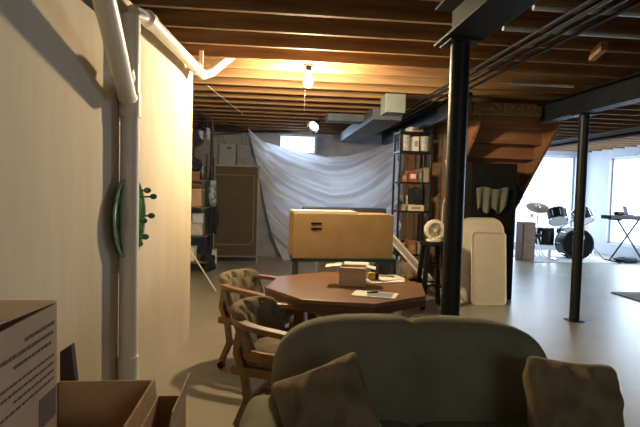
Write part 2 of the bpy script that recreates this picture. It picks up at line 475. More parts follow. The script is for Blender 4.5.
# green glass plate on wall
yc, zc = 3.19, 1.25
n = Vector((1, -0.087, 0)).normalized(); tx = Vector((0.087, 1, 0)).normalized(); up = Vector((0, 0, 1))
base = Vector((wx(yc), yc, zc)) + n * 0.01
MW = Matrix((tx, up, n)).transposed()
t = thing('glass_wall_sculpture', base, 'round green glass wall plate with stalked knobs beside the drain stack', 'wall art')
MB().lathe([(0, 0.0), (0.14, 0.0), (0.22, 0.015), (0.255, 0.035), (0.245, 0.04), (0.14, 0.016), (0, 0.012)], M=MW, seg=40).build('plate', M_glassgreen, t, smooth=True)
MB().tube([MW @ Vector((0.255 * cos(a * pi / 20), 0.255 * sin(a * pi / 20), 0.038)) for a in range(40)], 0.009, 8, closed=True).build('rim', M_glassrim, t, smooth=True)
for (a, z, l) in ((0.10, 0.165, 0.10), (0.16, 0.125, 0.12), (0.14, 0.0, 0.115), (0.08, -0.03, 0.085), (0.10, -0.135, 0.09), (0.05, -0.175, 0.07)):
    s_ = MW @ Vector((a, z, 0.015)); e_ = MW @ Vector((a + 0.02, z + 0.005, l))
    k = MB().tube([s_, e_], 0.006, 8).build('stalk', M_glassgreen, t, smooth=True)
    MB().ball(e_, 0.019, (1.25, 1, 1)).build('knob', M_glassgreen, k, smooth=True)

# ------------------------------------------------------------------ bulb
t = thing('pendant_bulb', (0.34, 4.95, 2.652), 'bare glowing bulb in socket on joist with pull string', 'light')
MB().cyl((0, -0.1, -0.012), (0, -0.1, 0.0), 0.055, seg=24).cyl((0, -0.1, -0.06), (0, -0.1, -0.012), 0.03, seg=20).build('socket', M_black, t, smooth=True)
MB().lathe([(0.0, -0.215), (0.03, -0.205), (0.042, -0.17), (0.038, -0.14), (0.02, -0.1), (0.014, -0.06)], c=(0, -0.1, 0)).build('bulb', emis('bulb_glow', (1.0, 0.76, 0.45), BULB), t, smooth=True)
MB().tube([(-0.03, -0.13, -0.02), (-0.035, -0.13, -0.45)], 0.0025, 6).build('pull_string', M_paper, t)

# ------------------------------------------------------------------ sheet
mb = MB(); SY = 10.25
TL = [(248, 128), (262, 141), (280, 147), (300, 152), (325, 157), (348, 156), (370, 150), (398, 138)]
BL = [(284, 262), (300, 264), (316, 264), (330, 265), (345, 266), (362, 267), (380, 267), (399, 268)]
LEFTE = [(248, 128), (256, 160), (262, 190), (268, 220), (276, 245), (284, 262)]


def lerp_list(Ls, u):
    k = u * (len(Ls) - 1); i = min(int(k), len(Ls) - 2); f_ = k - i
    f_ = f_ * f_ * (3 - 2 * f_) * 0.3 + f_ * 0.7
    return (Ls[i][0] * (1 - f_) + Ls[i + 1][0] * f_, Ls[i][1] * (1 - f_) + Ls[i + 1][1] * f_)


def sheet(u, v):
    # u across, v down; rows sag so folds sweep from the upper-left knot
    T = lerp_list(TL, u); B = lerp_list(BL, u); E_ = lerp_list(LEFTE, v)
    st = (T[0] * (1 - v) + B[0] * v, T[1] * (1 - v) + B[1] * v)
    s0 = (TL[0][0] * (1 - v) + BL[0][0] * v, TL[0][1] * (1 - v) + BL[0][1] * v)
    wgt = (1 - u) ** 2
    x = st[0] + (E_[0] - s0[0]) * wgt; y = st[1] + (E_[1] - s0[1]) * wgt
    p = WY(x, y, SY)
    # fans of folds
    a1 = math.atan2(y - 122, x - 240); d1 = sqrt((x - 240) ** 2 + (y - 122) ** 2)
    a2 = math.atan2(y - 130, 404 - x); d2 = sqrt((404 - x) ** 2 + (y - 130) ** 2)
    g1 = math.exp(-d1 / 130); g2 = math.exp(-d2 / 60)
    k_ = u * (len(TL) - 1)
    W_ = 10 + 150 * (d1 / (d1 + 70)) * (d2 / (d2 + 45))
    vv = (y - T[1] - (E_[1] - s0[1]) * wgt * 0) / W_
    A_ = min(0.26, 0.0022 * W_)
    ph_ = 2 * pi * 4.2 * vv + 1.1 * sin(x / 31.0) + 0.7 * sin(y / 23.0 + 2)
    f = A_ * (0.55 * sin(ph_) + 0.30 * sin(ph_ * 1.73 + 1.0 + x / 40) + 0.12 * sin(ph_ * 3.1))
    f += 0.05 * g1 * min(1, d1 / 20) * sin(a1 * 34 + 0.6 * sin(d1 / 30))
    p.y -= f + 0.12 * v * v + 0.05 * sin(pi * u)
    return p


mb.grid(sheet, 130, 110)
ms = bpy.data.materials.new('white_sheet'); ms.use_nodes = True; nt = ms.node_tree
nt.nodes.remove(nt.nodes['Principled BSDF'])
d_ = nt.nodes.new('ShaderNodeBsdfDiffuse'); d_.inputs[0].default_value = (0.80, 0.81, 0.86, 1)
tr_ = nt.nodes.new('ShaderNodeBsdfTranslucent'); tr_.inputs[0].default_value = (0.75, 0.8, 0.9, 1)
mx = nt.nodes.new('ShaderNodeMixShader'); mx.inputs[0].default_value = 0.4
tcs = nt.nodes.new('ShaderNodeTexNoise'); tcs.inputs['Scale'].default_value = 300
bps = nt.nodes.new('ShaderNodeBump'); bps.inputs['Strength'].default_value = 0.05
nt.links.new(tcs.outputs[0], bps.inputs['Height']); nt.links.new(bps.outputs[0], d_.inputs['Normal'])
nt.links.new(d_.outputs[0], mx.inputs[1]); nt.links.new(tr_.outputs[0], mx.inputs[2]); nt.links.new(mx.outputs[0], nt.nodes['Material Output'].inputs[0])
tag(mb.build('hanging_sheet', ms, smooth=True, ang=180), 'large white bedsheet hung in sweeping folds across the back wall', 'sheet')

# ------------------------------------------------------------------ back-left: panel, electrical panel, heater
pa, pb = G(213.5, 261, 0), G(258, 261, 0)
t = thing('upright_panel', (pa.x, 9.70, 0), 'tall olive-brown flat panel with pale frame standing on feet', 'panel')
W_ = pb.x - pa.x
MB().b2((0.03, 0, 0.14), (W_ - 0.03, 0.05, 1.86), bev=0.01).build('board', M_panel, t)
for x in (0.015, W_ - 0.015): MB().b2((x - 0.018, -0.01, 0.0), (x + 0.018, 0.045, 1.88)).build('upright', M_pframe, t)
MB().b2((0.033, -0.01, 1.86), (W_ - 0.033, 0.045, 1.89)).b2((0.033, -0.01, 0.12), (W_ - 0.033, 0.045, 0.14)).build('crossbar', M_pframe, t)
r = 0.1
pts = [(0.04, -0.006, 0.34)]
pts = [(0.05, -0.006, 0.36), (W_ - 0.2, -0.006, 0.36), (W_ - 0.13, -0.006, 0.40), (W_ - 0.10, -0.006, 0.48), (W_ - 0.10, -0.006, 1.70), (0.05, -0.006, 1.70)]
MB().tube(pts, 0.012, 8).build('bead', mat('bead_tan', (0.24, 0.2, 0.12), 0.7), t, smooth=True)
a_ = WY(219, 166, 10.66); b_ = WY(250, 145, 10.66)
t = thing('electrical_panel', (0, 0, 0), 'grey electrical panel box on back wall above the olive-brown panel', 'electrical panel')
MB().b2((a_.x, 10.58, a_.z - 0.5), (b_.x - 0.28, 10.698, b_.z), bev=0.006).build('enclosure', M_grey, t)
MB().b2((b_.x - 0.26, 10.56, a_.z - 0.5), (b_.x, 10.698, b_.z), bev=0.006).build('side_box', mat('darker_enamel', (0.2, 0.22, 0.26), 0.5), t)
MB().b2((a_.x + 0.16, 10.57, b_.z - 0.10), (a_.x + 0.26, 10.58, b_.z - 0.07)).build('latch', M_black, t)
for i, (x0, x1) in enumerate(((227, 222), (243, 243), (247, 248))):
    p0 = WY(x0, 146, 10.64); p1 = WY(x1, 130, 10.64)
    MB().tube([p0, p1], 0.016, 8).build('conduit', M_grey, t, smooth=True)
c = WY(206, 129, 9.6)
t = thing('hanging_paper_roll', (c.x, 9.6, 2.45), 'white rounded fan housing mounted high by the left back corner', 'fan')
MB().cyl((0, -0.09, 0), (0, 0.09, 0), 0.12, seg=28).build('housing', M_white, t, smooth=True, bevel=0.02)
MB().b2((-0.03, -0.02, 0.1), (0.03, 0.02, 0.2)).build('bracket', M_steel, t)
t.name = 'ceiling_fan_housing'

# clutter shelf on the far left
t = thing('storage_shelf', (-1.62, 8.4, 0), 'open shelf crammed with bins at the far left edge', 'shelf')
for x in (0.02, 0.56):
    for y in (0.02, 0.98): MB().b2((x - 0.015, y - 0.015, 0), (x + 0.015, y + 0.015, 2.0)).build('post', M_steel, t)
SZ = (0.18, 0.62, 1.1, 1.55)
for z in SZ: MB().b2((0, 0, z), (0.58, 1.0, z + 0.02)).build('shelf_board', M_stud, t)
cl = [(-1.36, 0.20, 0.22, 0.30, 0.24, M_paper, 'white plastic tub on the bottom board of left shelf'),
      (-1.33, 0.64, 0.42, 0.34, 0.20, mat('grey_bin', (0.5, 0.5, 0.47), 0.6), 'grey lidded bin low on the left shelf'),
      (-1.20, 0.845, 0.18, 0.3, 0.16, M_white, 'white folded papers stack on the grey bin of left shelf'),
      (-1.34, 1.12, 0.4, 0.4, 0.3, M_card, 'brown cardboard box on the middle board of left shelf'),
      (-1.36, 1.57, 0.36, 0.3, 0.14, M_stud, 'brown wooden crate on the top board of left shelf')]
for x, z, w_, d__, h_, m, lb in cl:
    tt = thing('storage_bin', (x, 8.62, z), lb, 'bin')
    MB().b2((-w_ / 2, -d__ / 2, 0), (w_ / 2, d__ / 2, h_ * 0.86), bev=0.01).build('body', m, tt)
    MB().b2((-w_ / 2 - 0.01, -d__ / 2 - 0.01, h_ * 0.86), (w_ / 2 + 0.01, d__ / 2 + 0.01, h_), bev=0.006).build('lid', m, tt)


def lump(name, c, sz, m, label, cat, seed, group=None):
    rr = random.Random(seed); ph = [rr.uniform(0, 6) for _ in range(6)]
    def fn(p):
        k = 1 + 0.14 * sin(p.x / sz[0] * 11 + ph[0]) * sin(p.z / sz[2] * 9 + ph[1]) + 0.1 * sin(p.y / sz[1] * 13 + ph[2]) * sin(p.x / sz[0] * 7 + ph[3])
        return p * k
    return tag(MB().superq(c, sz, 0.8, 0.8, 36, 24, fn).build(name, m, smooth=True, ang=180), label, cat, group)


lump('bag', (-1.36, 8.62, 1.83), (0.40, 0.36, 0.24), M_dark, 'crumpled dark bag on top of the left shelf crate', 'bag', 3)
lump('plastic_bag', (-1.02, 8.95, 1.35), (0.14, 0.2, 0.5), mat('bluish_plastic', (0.4, 0.48, 0.6), 0.15, 0.5, 14), 'shiny bluish plastic bag hanging between shelf and panel', 'bag', 5)
tag(MB().cyl((-1.04, 8.93, 0), (-1.04, 8.93, 2.6), 0.03).build('standing_pole', M_steel, smooth=True), 'dark vertical pole between left shelf and olive-brown panel', 'pole')
tag(MB().b2((-1.12, 9.3, 0), (-0.98, 9.5, 0.3), bev=0.01).build('small_carton', M_paper), 'small pale carton on floor at the foot of left shelf', 'box')
pa_, pb_ = G(216, 291, 0), WY(188, 247, 7.2)
tag(MB().tube([pa_, pb_], 0.01, 8).build('leaning_rod', M_pvc, smooth=True), 'thin pale rod leaning on the wall end near the left shelf', 'rod')

for k, (x, y, z, sz, m, lb) in enumerate((
        (-1.34, 8.62, 1.478, (.34, .3, .12), M_stud, 'brown cloth bundle on the cardboard box of left shelf'),
        (-1.12, 8.62, 1.70, (.13, .3, .24), mat('grey_foil', (.22, .23, .25), .35, .4, 16), 'grey crumpled plastic heap on the top board of left shelf'),
        (-1.05, 8.7, 0.16, (.26, .3, .3), M_dark, 'dark bag on floor at the foot of the left shelf'),
        (-1.0, 9.1, 0.9, (.16, .2, .55), M_dark, 'dark jacket hanging on the vertical pole by left shelf'))):
    lump('cloth_bundle', (x, y, z), sz, m, lb, 'bundle', 60 + k)

# clamp light
c = WY(316, 124, 8.018)
t = thing('clamp_light', c, 'metal clamp work light hanging under the joists before the window', 'light')
dirv = Vector((-0.5, -0.6, -0.6)).normalized(); Mq = dirv.to_track_quat('Z', 'Y').to_matrix()
MB().lathe([(0.03, -0.08), (0.045, -0.03), (0.09, 0.06), (0.11, 0.1), (0.108, 0.1), (0.085, 0.06), (0.04, -0.02), (0.0, -0.03)], M=Mq).build('reflector', M_chrome, t, smooth=True)
MB().ball(Mq @ Vector((0, 0, 0.03)), 0.055).build('lamp', emis('cool_lamp', (0.85, 0.92, 1.0), 5), t, smooth=True)
MB().tube([Mq @ Vector((0, 0, -0.07)), Vector((0.08, 0.02, 0.12)), Vector((0.08, 0.02, 2.652 - c.z))], 0.012, 8).build('clamp', M_black, t, smooth=True)

# cable swags
for i, (pts, r_, m, lb) in enumerate((([(208, 86, 5.6), (225, 99, 6.4), (243, 114, 7.2)], 0.004, M_paper, 'thin pale cable slanting under the joists left of the bulb'),
                                   ([(192, 108, 8.0), (215, 121, 9.0), (238, 126, 9.8), (252, 127, 10.2)], 0.012, M_steel2, 'loose grey flexible conduit sagging towards the sheet corner'),
                                   ([(200, 129, 9.4), (220, 131, 9.9), (240, 131, 10.3), (300, 132, 10.55), (350, 134, 10.55)], 0.02, M_steel2, 'grey pipe along the top of the back wall'))):
    if i == 0: pts = None
    tag(MB().tube([G(208, 86, 2.648), G(243, 114, 2.648)] if i == 0 else [WY(*p) for p in pts], r_, 8).build('overhead_cable', m, smooth=True), lb, 'cable')

# ------------------------------------------------------------------ yellow box on green table
t = thing('green_table', (0.78, 5.33, 0), 'dark green folding table under the long yellow cardboard box', 'table')
MB().b2((-0.56, -0.26, 0.715), (0.54, 0.34, 0.75), bev=0.005).build('tabletop', M_green, t)
for sx in (-0.5, 0.5):
    for sy in (-0.2, 0.26): MB().b2((sx - 0.02, sy - 0.02, 0), (sx + 0.02, sy + 0.02, 0.71)).build('leg', M_galv, t)
t = thing('long_carton', (0.755, 5.32, 0.75), 'long yellow-brown cardboard carton lying on the green table', 'box', rz=radians(4))
MB().b2((-0.53, -0.22, 0), (0.53, 0.22, 0.46), bev=0.004).build('body', M_yel, t)
MB().b2((-0.53, -0.215, 0.461), (0.15, 0.2, 0.485)).build('top_flap', M_cream, t)
for z in (0.30, 0.355): MB().b2((-0.35, -0.2235, z - 0.007), (-0.24, -0.22, z + 0.012)).build('handle_slot', M_slot, t)
tag(MB().b2((0.36, 5.60, 0.751), (1.33, 5.66, 1.262), bev=0.015).build('dark_case', mat('navy', (0.02, 0.03, 0.06), 0.5)), 'dark navy flat case standing behind the yellow carton', 'case')
tag(MB().box(WY(325, 267, 5.9) + Vector((0, 0, -0.36)), (0.22, 0.2, 0.9), bev=0.01).build('pale_post', M_cream), 'pale square post standing on floor beneath the green table', 'post')
c = G(397, 292, 0)
c = Vector((1.50, 5.6, 0))
tag(MB().lathe([(0, 0), (0.04, 0), (0.04, 0.66), (0.035, 0.665), (0.035, 0.6), (0, 0.6)], c=c).build('paper_roll', M_paper, smooth=True), 'white upright paper roll beside the octagonal table', 'roll')

# leaning rail / ramp
t = thing('leaning_rail', (0, 0, 0), 'long pale metal channel leaning diagonally beside the black stool', 'rail')
p0 = WY(391, 236, 6.6); p1 = WY(441, 292, 6.45)
for off, r_ in ((Vector((0, 0, 0.045)), 0.014), (Vector((0, 0, -0.075)), 0.014)):
    MB().tube([p0 + off, p1 + off], r_, 8).build('side_rail', M_pvc, t, smooth=True)
dd = (p1 - p0); nrm = dd.normalized()
MB().sweep([p0 + Vector((0, .01, -.015)), p1 + Vector((0, .01, -.015))], [(-.008, -.05), (.008, -.05), (.008, .05), (-.008, .05)]).build('web', mat('web_grey', (0.35, 0.34, 0.3), 0.5), t)

# ------------------------------------------------------------------ metal shelf with stuff
p0 = WY(398, 200, 7.3); X0 = p0.x; X1 = WY(431, 200, 7.3).x; 
t = thing('metal_shelf', (X0, 7.3, 0), 'tall black metal shelf unit crowded with boxes by stud wall', 'shelf')
WW = X1 - X0; DP = 0.36
ZT = WY(400, 131, 7.3).z
zs = [0.12, 0.55, 0.98, 1.30, 1.66, 2.03]
zs = [0.14, 0.52, WY(415, 211, 7.3).z, WY(415, 182, 7.3).z, WY(415, 151, 7.3).z, ZT]
for x in (0.012, WW - 0.012):
    for y in (0.012, DP): MB().b2((x - 0.014, y - 0.014, 0), (x + 0.014, y + 0.014, ZT + 0.03)).build('post', M_steel, t)
for z in zs: MB().b2((-0.0, 0, z - 0.025), (WW, DP + 0.01, z)).build('shelf_board', M_steel, t)
for z0, z1 in ((zs[3], zs[4]), (zs[2], zs[3])):
    MB().tube([(0.01, -0.012, z0), (0.12, -0.012, z1 - 0.05)], 0.007, 6).build('brace', M_steel, t)
reds = mat('red_print', (0.35, 0.09, 0.05), 0.6); teal = mat('teal', (0.1, 0.2, 0.2), 0.6); orng = mat('orange_brown', (0.40, 0.15, 0.06), 0.6)
sil = mat('frosted_tub', (0.55, 0.58, 0.58), 0.4, 0.3, 20)
tanm = mat('tan_carton', (0.4, 0.33, 0.22), 0.7)
items = [(4, 0.03, 0.16, 0.24, sil, 'frosted plastic tub at left end of the upper shelf', 'tub'),
         (4, 0.22, 0.08, 0.22, M_paper, 'narrow white packet between the tubs on upper shelf', 'packet'),
         (4, 0.33, 0.15, 0.23, sil, 'frosted plastic tub at right end of the upper shelf', 'tub'),
         (5, 0.14, 0.22, 0.07, M_cream, 'flat pale box on the very top of the metal shelf', 'box'),
         (3, 0.04, 0.10, 0.13, orng, 'orange-brown box at left of the third shelf down', 'box'),
         (3, 0.155, 0.14, 0.17, reds, 'red patterned box beside the orange-brown one on shelf', 'box'),
         (3, 0.31, 0.06, 0.20, teal, 'dark teal bottle-shaped carton in mid shelf', 'carton'),
         (3, 0.39, 0.08, 0.22, tanm, 'tan upright carton at right of the third shelf', 'box'),
         (2, 0.02, 0.12, 0.10, tanm, 'low tan box in the left corner under red box', 'box'),
         (2, 0.17, 0.24, 0.09, M_cream, 'wide cream box in front of the fourth shelf down', 'box'),
         (1, 0.02, 0.14, 0.16, reds, 'red canister on the shelf level with the fan', 'canister'),
         (1, 0.19, 0.12, 0.20, orng, 'rust-coloured jar box beside the red canister', 'box'),
         (1, 0.34, 0.12, 0.18, tanm, 'tan carton at right beside the fan on low shelf', 'box'),
         (0, 0.05, 0.3, 0.25, M_card, 'brown cardboard box on the lowest shelf board', 'box')]
for (si, x, w_, h_, m, lb, ct) in items:
    tt = thing('stored_' + ct, (X0 + x + w_ / 2, 7.3 + 0.13, zs[si]), lb, ct)
    if ct in ('canister', 'tub'):
        MB().lathe([(0, 0), (w_ * .42, 0), (w_ * .48, 0.01), (w_ * .5, h_ * .85), (0, h_ * .85)]).build('body', m, tt, smooth=True)
        MB().lathe([(0, h_ * .85), (w_ * .52, h_ * .85), (w_ * .52, h_), (0, h_)]).build('lid', m if ct == 'tub' else M_paper, tt, smooth=True)
    else:
        MB().b2((-w_ / 2, -0.1, 0), (w_ / 2, 0.1, h_), bev=0.004).build('body', m, tt)
        MB().b2((-w_ * .3, -0.103, h_ * .3), (w_ * .3, -0.1, h_ * .7)).build('front_label', M_paper if m is reds else tanm, tt)
for k in range(16):
    rq = random.Random(50 + k); si = (1, 2, 3, 1, 3, 2, 4, 1)[k % 8]
    x = 0.04 + (k * 0.173) % (WW - 0.14); w_ = rq.uniform(.05, .08); h_ = rq.uniform(.10, .24)
    m = (M_dark, teal, reds, M_stud, tanm, M_black, orng, M_paper)[(k * 3 + k // 8) % 8]
    o_ = MB().b2((X0 + x, 7.57, zs[si]), (X0 + x + w_, 7.64, zs[si] + h_), bev=.004).build('storage_jar', m, smooth=False)
    tag(o_, 'small jar or packet tucked at the back of the metal shelf', 'jar', 'jars at the back of the metal shelf')
lump('dark_bundle', (X0 + 0.30, 7.42, zs[2] + 0.225), (0.22, 0.22, 0.26), M_dark, 'dark cloth bundle above the wide cream box on metal shelf', 'bundle', 9)
# clutter on floor left of stool
for (px, py, sz, m, lb, sd) in ((400, 284, (0.34, 0.3, 0.22), mat('bluish_bag', (0.12, 0.15, 0.18), 0.4, 0.5, 20), 'bluish crumpled bag on floor under the leaning channel', 11),
                              (385, 262, (0.36, 0.3, 0.5), M_dark, 'dark bundle on floor between green table and metal shelf', 12),
                              (402, 272, (0.2, 0.2, 0.3), orng, 'small rust-coloured bag on floor behind the bluish bag', 13)):
    g = WY(px, py, 6.95 if sd != 12 else 7.0)
    lump('floor_bag', (g.x, g.y - (0.25 if sd == 11 else 0), sz[2] / 2 * 0.97), sz, m, lb, 'bag', sd)

# ------------------------------------------------------------------ stool and fan
t = thing('bar_stool', (2.06, 6.12, 0), 'black wooden bar stool with round seat before the shelf', 'stool')
MB().lathe([(0, 0.79), (0.15, 0.79), (0.165, 0.80), (0.165, 0.825), (0.15, 0.835), (0, 0.83)]).build('seat', M_black, t, smooth=True)
for sx in (-1, 1):
    for sy in (-1, 1): MB().sweep([(sx * .09, sy * .09, 0.795), (sx * .15, sy * .15, 0)], [(-.025, -.025), (.025, -.025), (.025, .025), (-.025, .025)]).build('leg', M_black, t)
for z, k in ((0.25, .132), (0.5, .112)):
    for sx in (-1, 1):
        MB().tube([(sx * k, -k, z), (sx * k, k, z)], 0.011, 8).build('rung', M_black, t)
        MB().tube([(-k, sx * k, z + .05), (k, sx * k, z + .05)], 0.011, 8).build('rung', M_black, t)
t = FAN = thing('desk_fan', (2.06, 6.08, 0.835), 'small cream round fan sitting on the black stool', 'fan')
MB().superq((0, 0, 0.02), (0.17, 0.12, 0.04), 0.4, 0.6).build('base', M_cream, t, smooth=True)
Mf = Matrix.Rotation(radians(90), 3, 'X')
MB().lathe([(0, -0.04), (0.07, -0.045), (0.115, -0.02), (0.122, 0.02), (0.115, 0.045), (0.085, 0.05), (0.08, 0.03), (0, 0.03)], c=(0, 0, 0.14), M=Mf, seg=36).build('housing', M_cream, t, smooth=True)
gr = MB()
for rr in (0.03, 0.05, 0.068): gr.tube([(rr * cos(a * pi / 12), -0.045, 0.14 + rr * sin(a * pi / 12)) for a in range(24)], 0.003, 6, closed=True)
for k in range(8): gr.tube([(0.02 * cos(k * pi / 4), -0.047, 0.14 + 0.02 * sin(k * pi / 4)), (0.08 * cos(k * pi / 4), -0.045, 0.14 + 0.08 * sin(k * pi / 4))], 0.003, 6)
gr.build('grille', mat('fan_grille', (0.25, 0.23, 0.17), 0.5), t)
MB().cyl((0, -0.055, 0.14), (0, -0.035, 0.14), 0.022, seg=16).build('hub', M_cream, t, smooth=True)
FAN.scale = (1.1, 1.1, 1.1)

# ------------------------------------------------------------------ black cabinet, folding tables, cloths
t = thing('black_cabinet', (0, 0, 0), 'tall black cabinet standing under the staircase', 'cabinet')
MB().b2((2.70, 6.55, 0), (3.36, 6.95, 1.88), bev=0.005).build('body', M_black, t)
MB().b2((2.71, 6.53, 0.04), (3.025, 6.548, 1.86), bev=0.003).build('door', M_black, t)
MB().b2((3.035, 6.53, 0.04), (3.35, 6.548, 1.86), bev=0.003).build('door', M_black, t)


def rpanel(name, x0, x1, h_, y0, lean, r_, th, label, m=M_cream):
    """round-shouldered table top standing on its edge, leaning back"""
    t = thing(name, ((x0 + x1) / 2, y0, 0.004), label, 'table')
    w_ = (x1 - x0) / 2; pts = []
    for (cx, cz, a0) in ((w_ - r_, h_ - r_, 0), (-w_ + r_, h_ - r_, 90), (-w_ + .05, .05, 180), (w_ - .05, .05, 270)):
        rr = r_ if cz > .2 else .05
        for k in range(9):
            a = radians(a0 + k * 90 / 8); pts.append((cx + rr * cos(a), cz + rr * sin(a)))
    T = Matrix.Rotation(-lean, 4, 'X')
    mb = MB(); mb.prism([T @ Vector((x, 0, z)) for x, z in pts], (T @ Vector((0, th, 0))))
    mb.build('tabletop', m, t, bevel=0.006)
    # rim
    MB().tube([T @ Vector((x * 0.99, -0.004, z)) for x, z in pts], 0.009, 8, closed=True).build('rim', m, t, smooth=True)
    return t


rpanel('folding_table', 2.52, 3.16, 1.13, 6.36, radians(6), 0.17, 0.035, 'cream plastic folding table with rounded corners leaning on black cabinet')
rpanel('folding_table', 2.66, 3.13, 0.95, 6.24, radians(6), 0.05, 0.03, 'smaller cream rectangular table leaning in front of the rounded one')


def drape(name, x0, x1, z1, y, drop, m, label, seed=1, th=0.02):
    rr = random.Random(seed); a = rr.uniform(0, 6)
    def f(u, v):
        x = x0 + (x1 - x0) * (u + 0.10 * (0.5 - u) * v)
        dr = drop * (0.72 + 0.28 * sin(u * 7 + a) ** 2)
        return Vector((x, y - 0.022 - 0.018 * sin(u * 22 + a + v) * (0.3 + v), z1 + 0.015 * sin(u * 9 + a) - dr * v))
    o = MB().grid(f, 40, 20).build(name, m, smooth=True, ang=180)
    md = o.modifiers.new('solid', 'SOLIDIFY'); md.thickness = 0.006
    return tag(o, label, 'cloth')


zc_ = WY(490, 188, 6.5).z
drape('draped_cloth', WY(476, 190, 6.5).x, WY(508, 190, 6.5).x, zc_, 6.51, 0.36, M_cloth, 'grey-green cloth hanging on the front of black cabinet', 2)
MBx = MB().box(((WY(476, 190, 6.5).x + WY(508, 190, 6.5).x) / 2, 6.515, zc_ - 0.01), (0.3, 0.03, 0.02)); tag(MBx.build('cloth_rail', M_black), 'short black rail holding the grey-green cloth', 'rail')
lump('hanging_jacket', (WY(514, 195, 6.75).x, 6.75, WY(514, 195, 6.75).z), (0.22, 0.2, 0.30), M_dark, 'dark jacket bunched at the right edge of black cabinet', 'jacket', 21)

# ------------------------------------------------------------------ octagonal table
TC = Vector((0.585, 3.69, 0)); TR = 0.62
t = thing('octagonal_table', TC, 'reddish-brown octagonal wooden dining table behind the sofa', 'table', rz=radians(-14))
oct_ = [(TR * cos(radians(22.5 + 45 * k)), TR * sin(radians(22.5 + 45 * k))) for k in range(8)]
MB().prism([(x, y, 0.712) for x, y in oct_], (0, 0, 0.028)).build('tabletop', M_table, t, bevel=0.004)
MB().prism([(x * .995, y * .995, 0.665) for x, y in oct_], (0, 0, 0.045)).build('edge_band', M_tabed, t, bevel=0.004)
for sx in (-1, 1):
    for sy in (-1, 1): MB().b2((sx * .30 - .035, sy * .30 - .035, 0), (sx * .30 + .035, sy * .30 + .035, 0.665)).build('leg', M_tabed, t)
MB().b2((-.30, -.02, 0.12), (.30, .02, .17)).b2((-.34, -.30, .12), (-.26, .30, .17)).b2((.26, -.30, .12), (.34, .30, .17)).build('stretcher', M_tabed, t)

c = G(354, 286, .74)
t = thing('small_carton', (c.x, c.y + 0.06, 0.741), 'small open cardboard box with pale flaps on the octagonal table', 'box', rz=radians(-12))
bx = MB(); a_, h_ = 0.1, 0.135
bx.b2((-a_, -.08, 0), (a_, -.077, h_)).b2((-a_, .077, 0), (a_, .08, h_)).b2((-a_, -.077, 0), (-a_ + .003, .077, h_)).b2((a_ - .003, -.077, 0), (a_, .077, h_)).b2((-a_, -.077, 0), (a_, .077, .003))
bx.build('body', mat('light_tan_card', (.62, .45, .28), .8, .05), t)
MB().box((-a_ - .05, 0, h_ + .008), (.12, .15, .003), (0, radians(-8), 0)).build('flap', M_paper, t)
MB().box((a_ + .035, 0, h_ + .002), (.07, .15, .003), (0, radians(12), 0)).build('flap', M_paper, t)
MB().box((0.0, -.08 - .0, h_ + .004), (.19, .07, .003), (radians(-6), 0, 0)).build('flap', M_paper, t)
MB().box((0.02, .10, h_ + .012), (.19, .07, .003), (radians(10), 0, 0)).build('flap', M_paper, t)
c = G(384, 281, .74)
t = thing('paper_tray', (c.x, c.y, 0.741), 'white paper tray of scraps behind the booklet on table', 'tray', rz=radians(12))
MB().b2((-.14, -.10, 0), (.14, .10, .006)).b2((-.14, .09, .006), (.14, .10, .03)).b2((.13, -.1, .006), (.14, .09, .03)).build('tray', M_paper, t)
MB().box((0.02, 0.02, .014), (.2, .12, .004), (0.05, 0.06, 0.4)).build('sheet', M_paper, t)
c = G(371, 280, .745)
t = thing('tape_roll', (c.x, c.y - .02, 0.752), 'yellow and black tape measure on the white paper tray', 'tape measure')
MB().superq((0, 0, .03), (.06, .045, .06), .5, .5).build('case', mat('yellow_plastic', (.6, .42, .08), .5), t, smooth=True)
MB().superq((.04, .0, .028), (.03, .05, .056), .5, .5).build('grip', M_black, t, smooth=True)
c = G(375, 295, .741)
t = thing('booklet', (c.x, c.y, 0.741), 'white booklet with blue picture near the table edge', 'booklet', rz=radians(-22))
MB().b2((-.15, -.09, 0), (.15, .09, .006)).build('pages', M_paper, t)
MB().b2((-.05, -.07, .006), (.12, .07, .0068)).build('picture', M_blue, t)
tag(MB().tube([(c.x - .05, c.y + .03, .753), (c.x + .03, c.y + .05, .753)], .005, 8).build('pen', M_black, smooth=True), 'black pen lying across the booklet', 'pen')


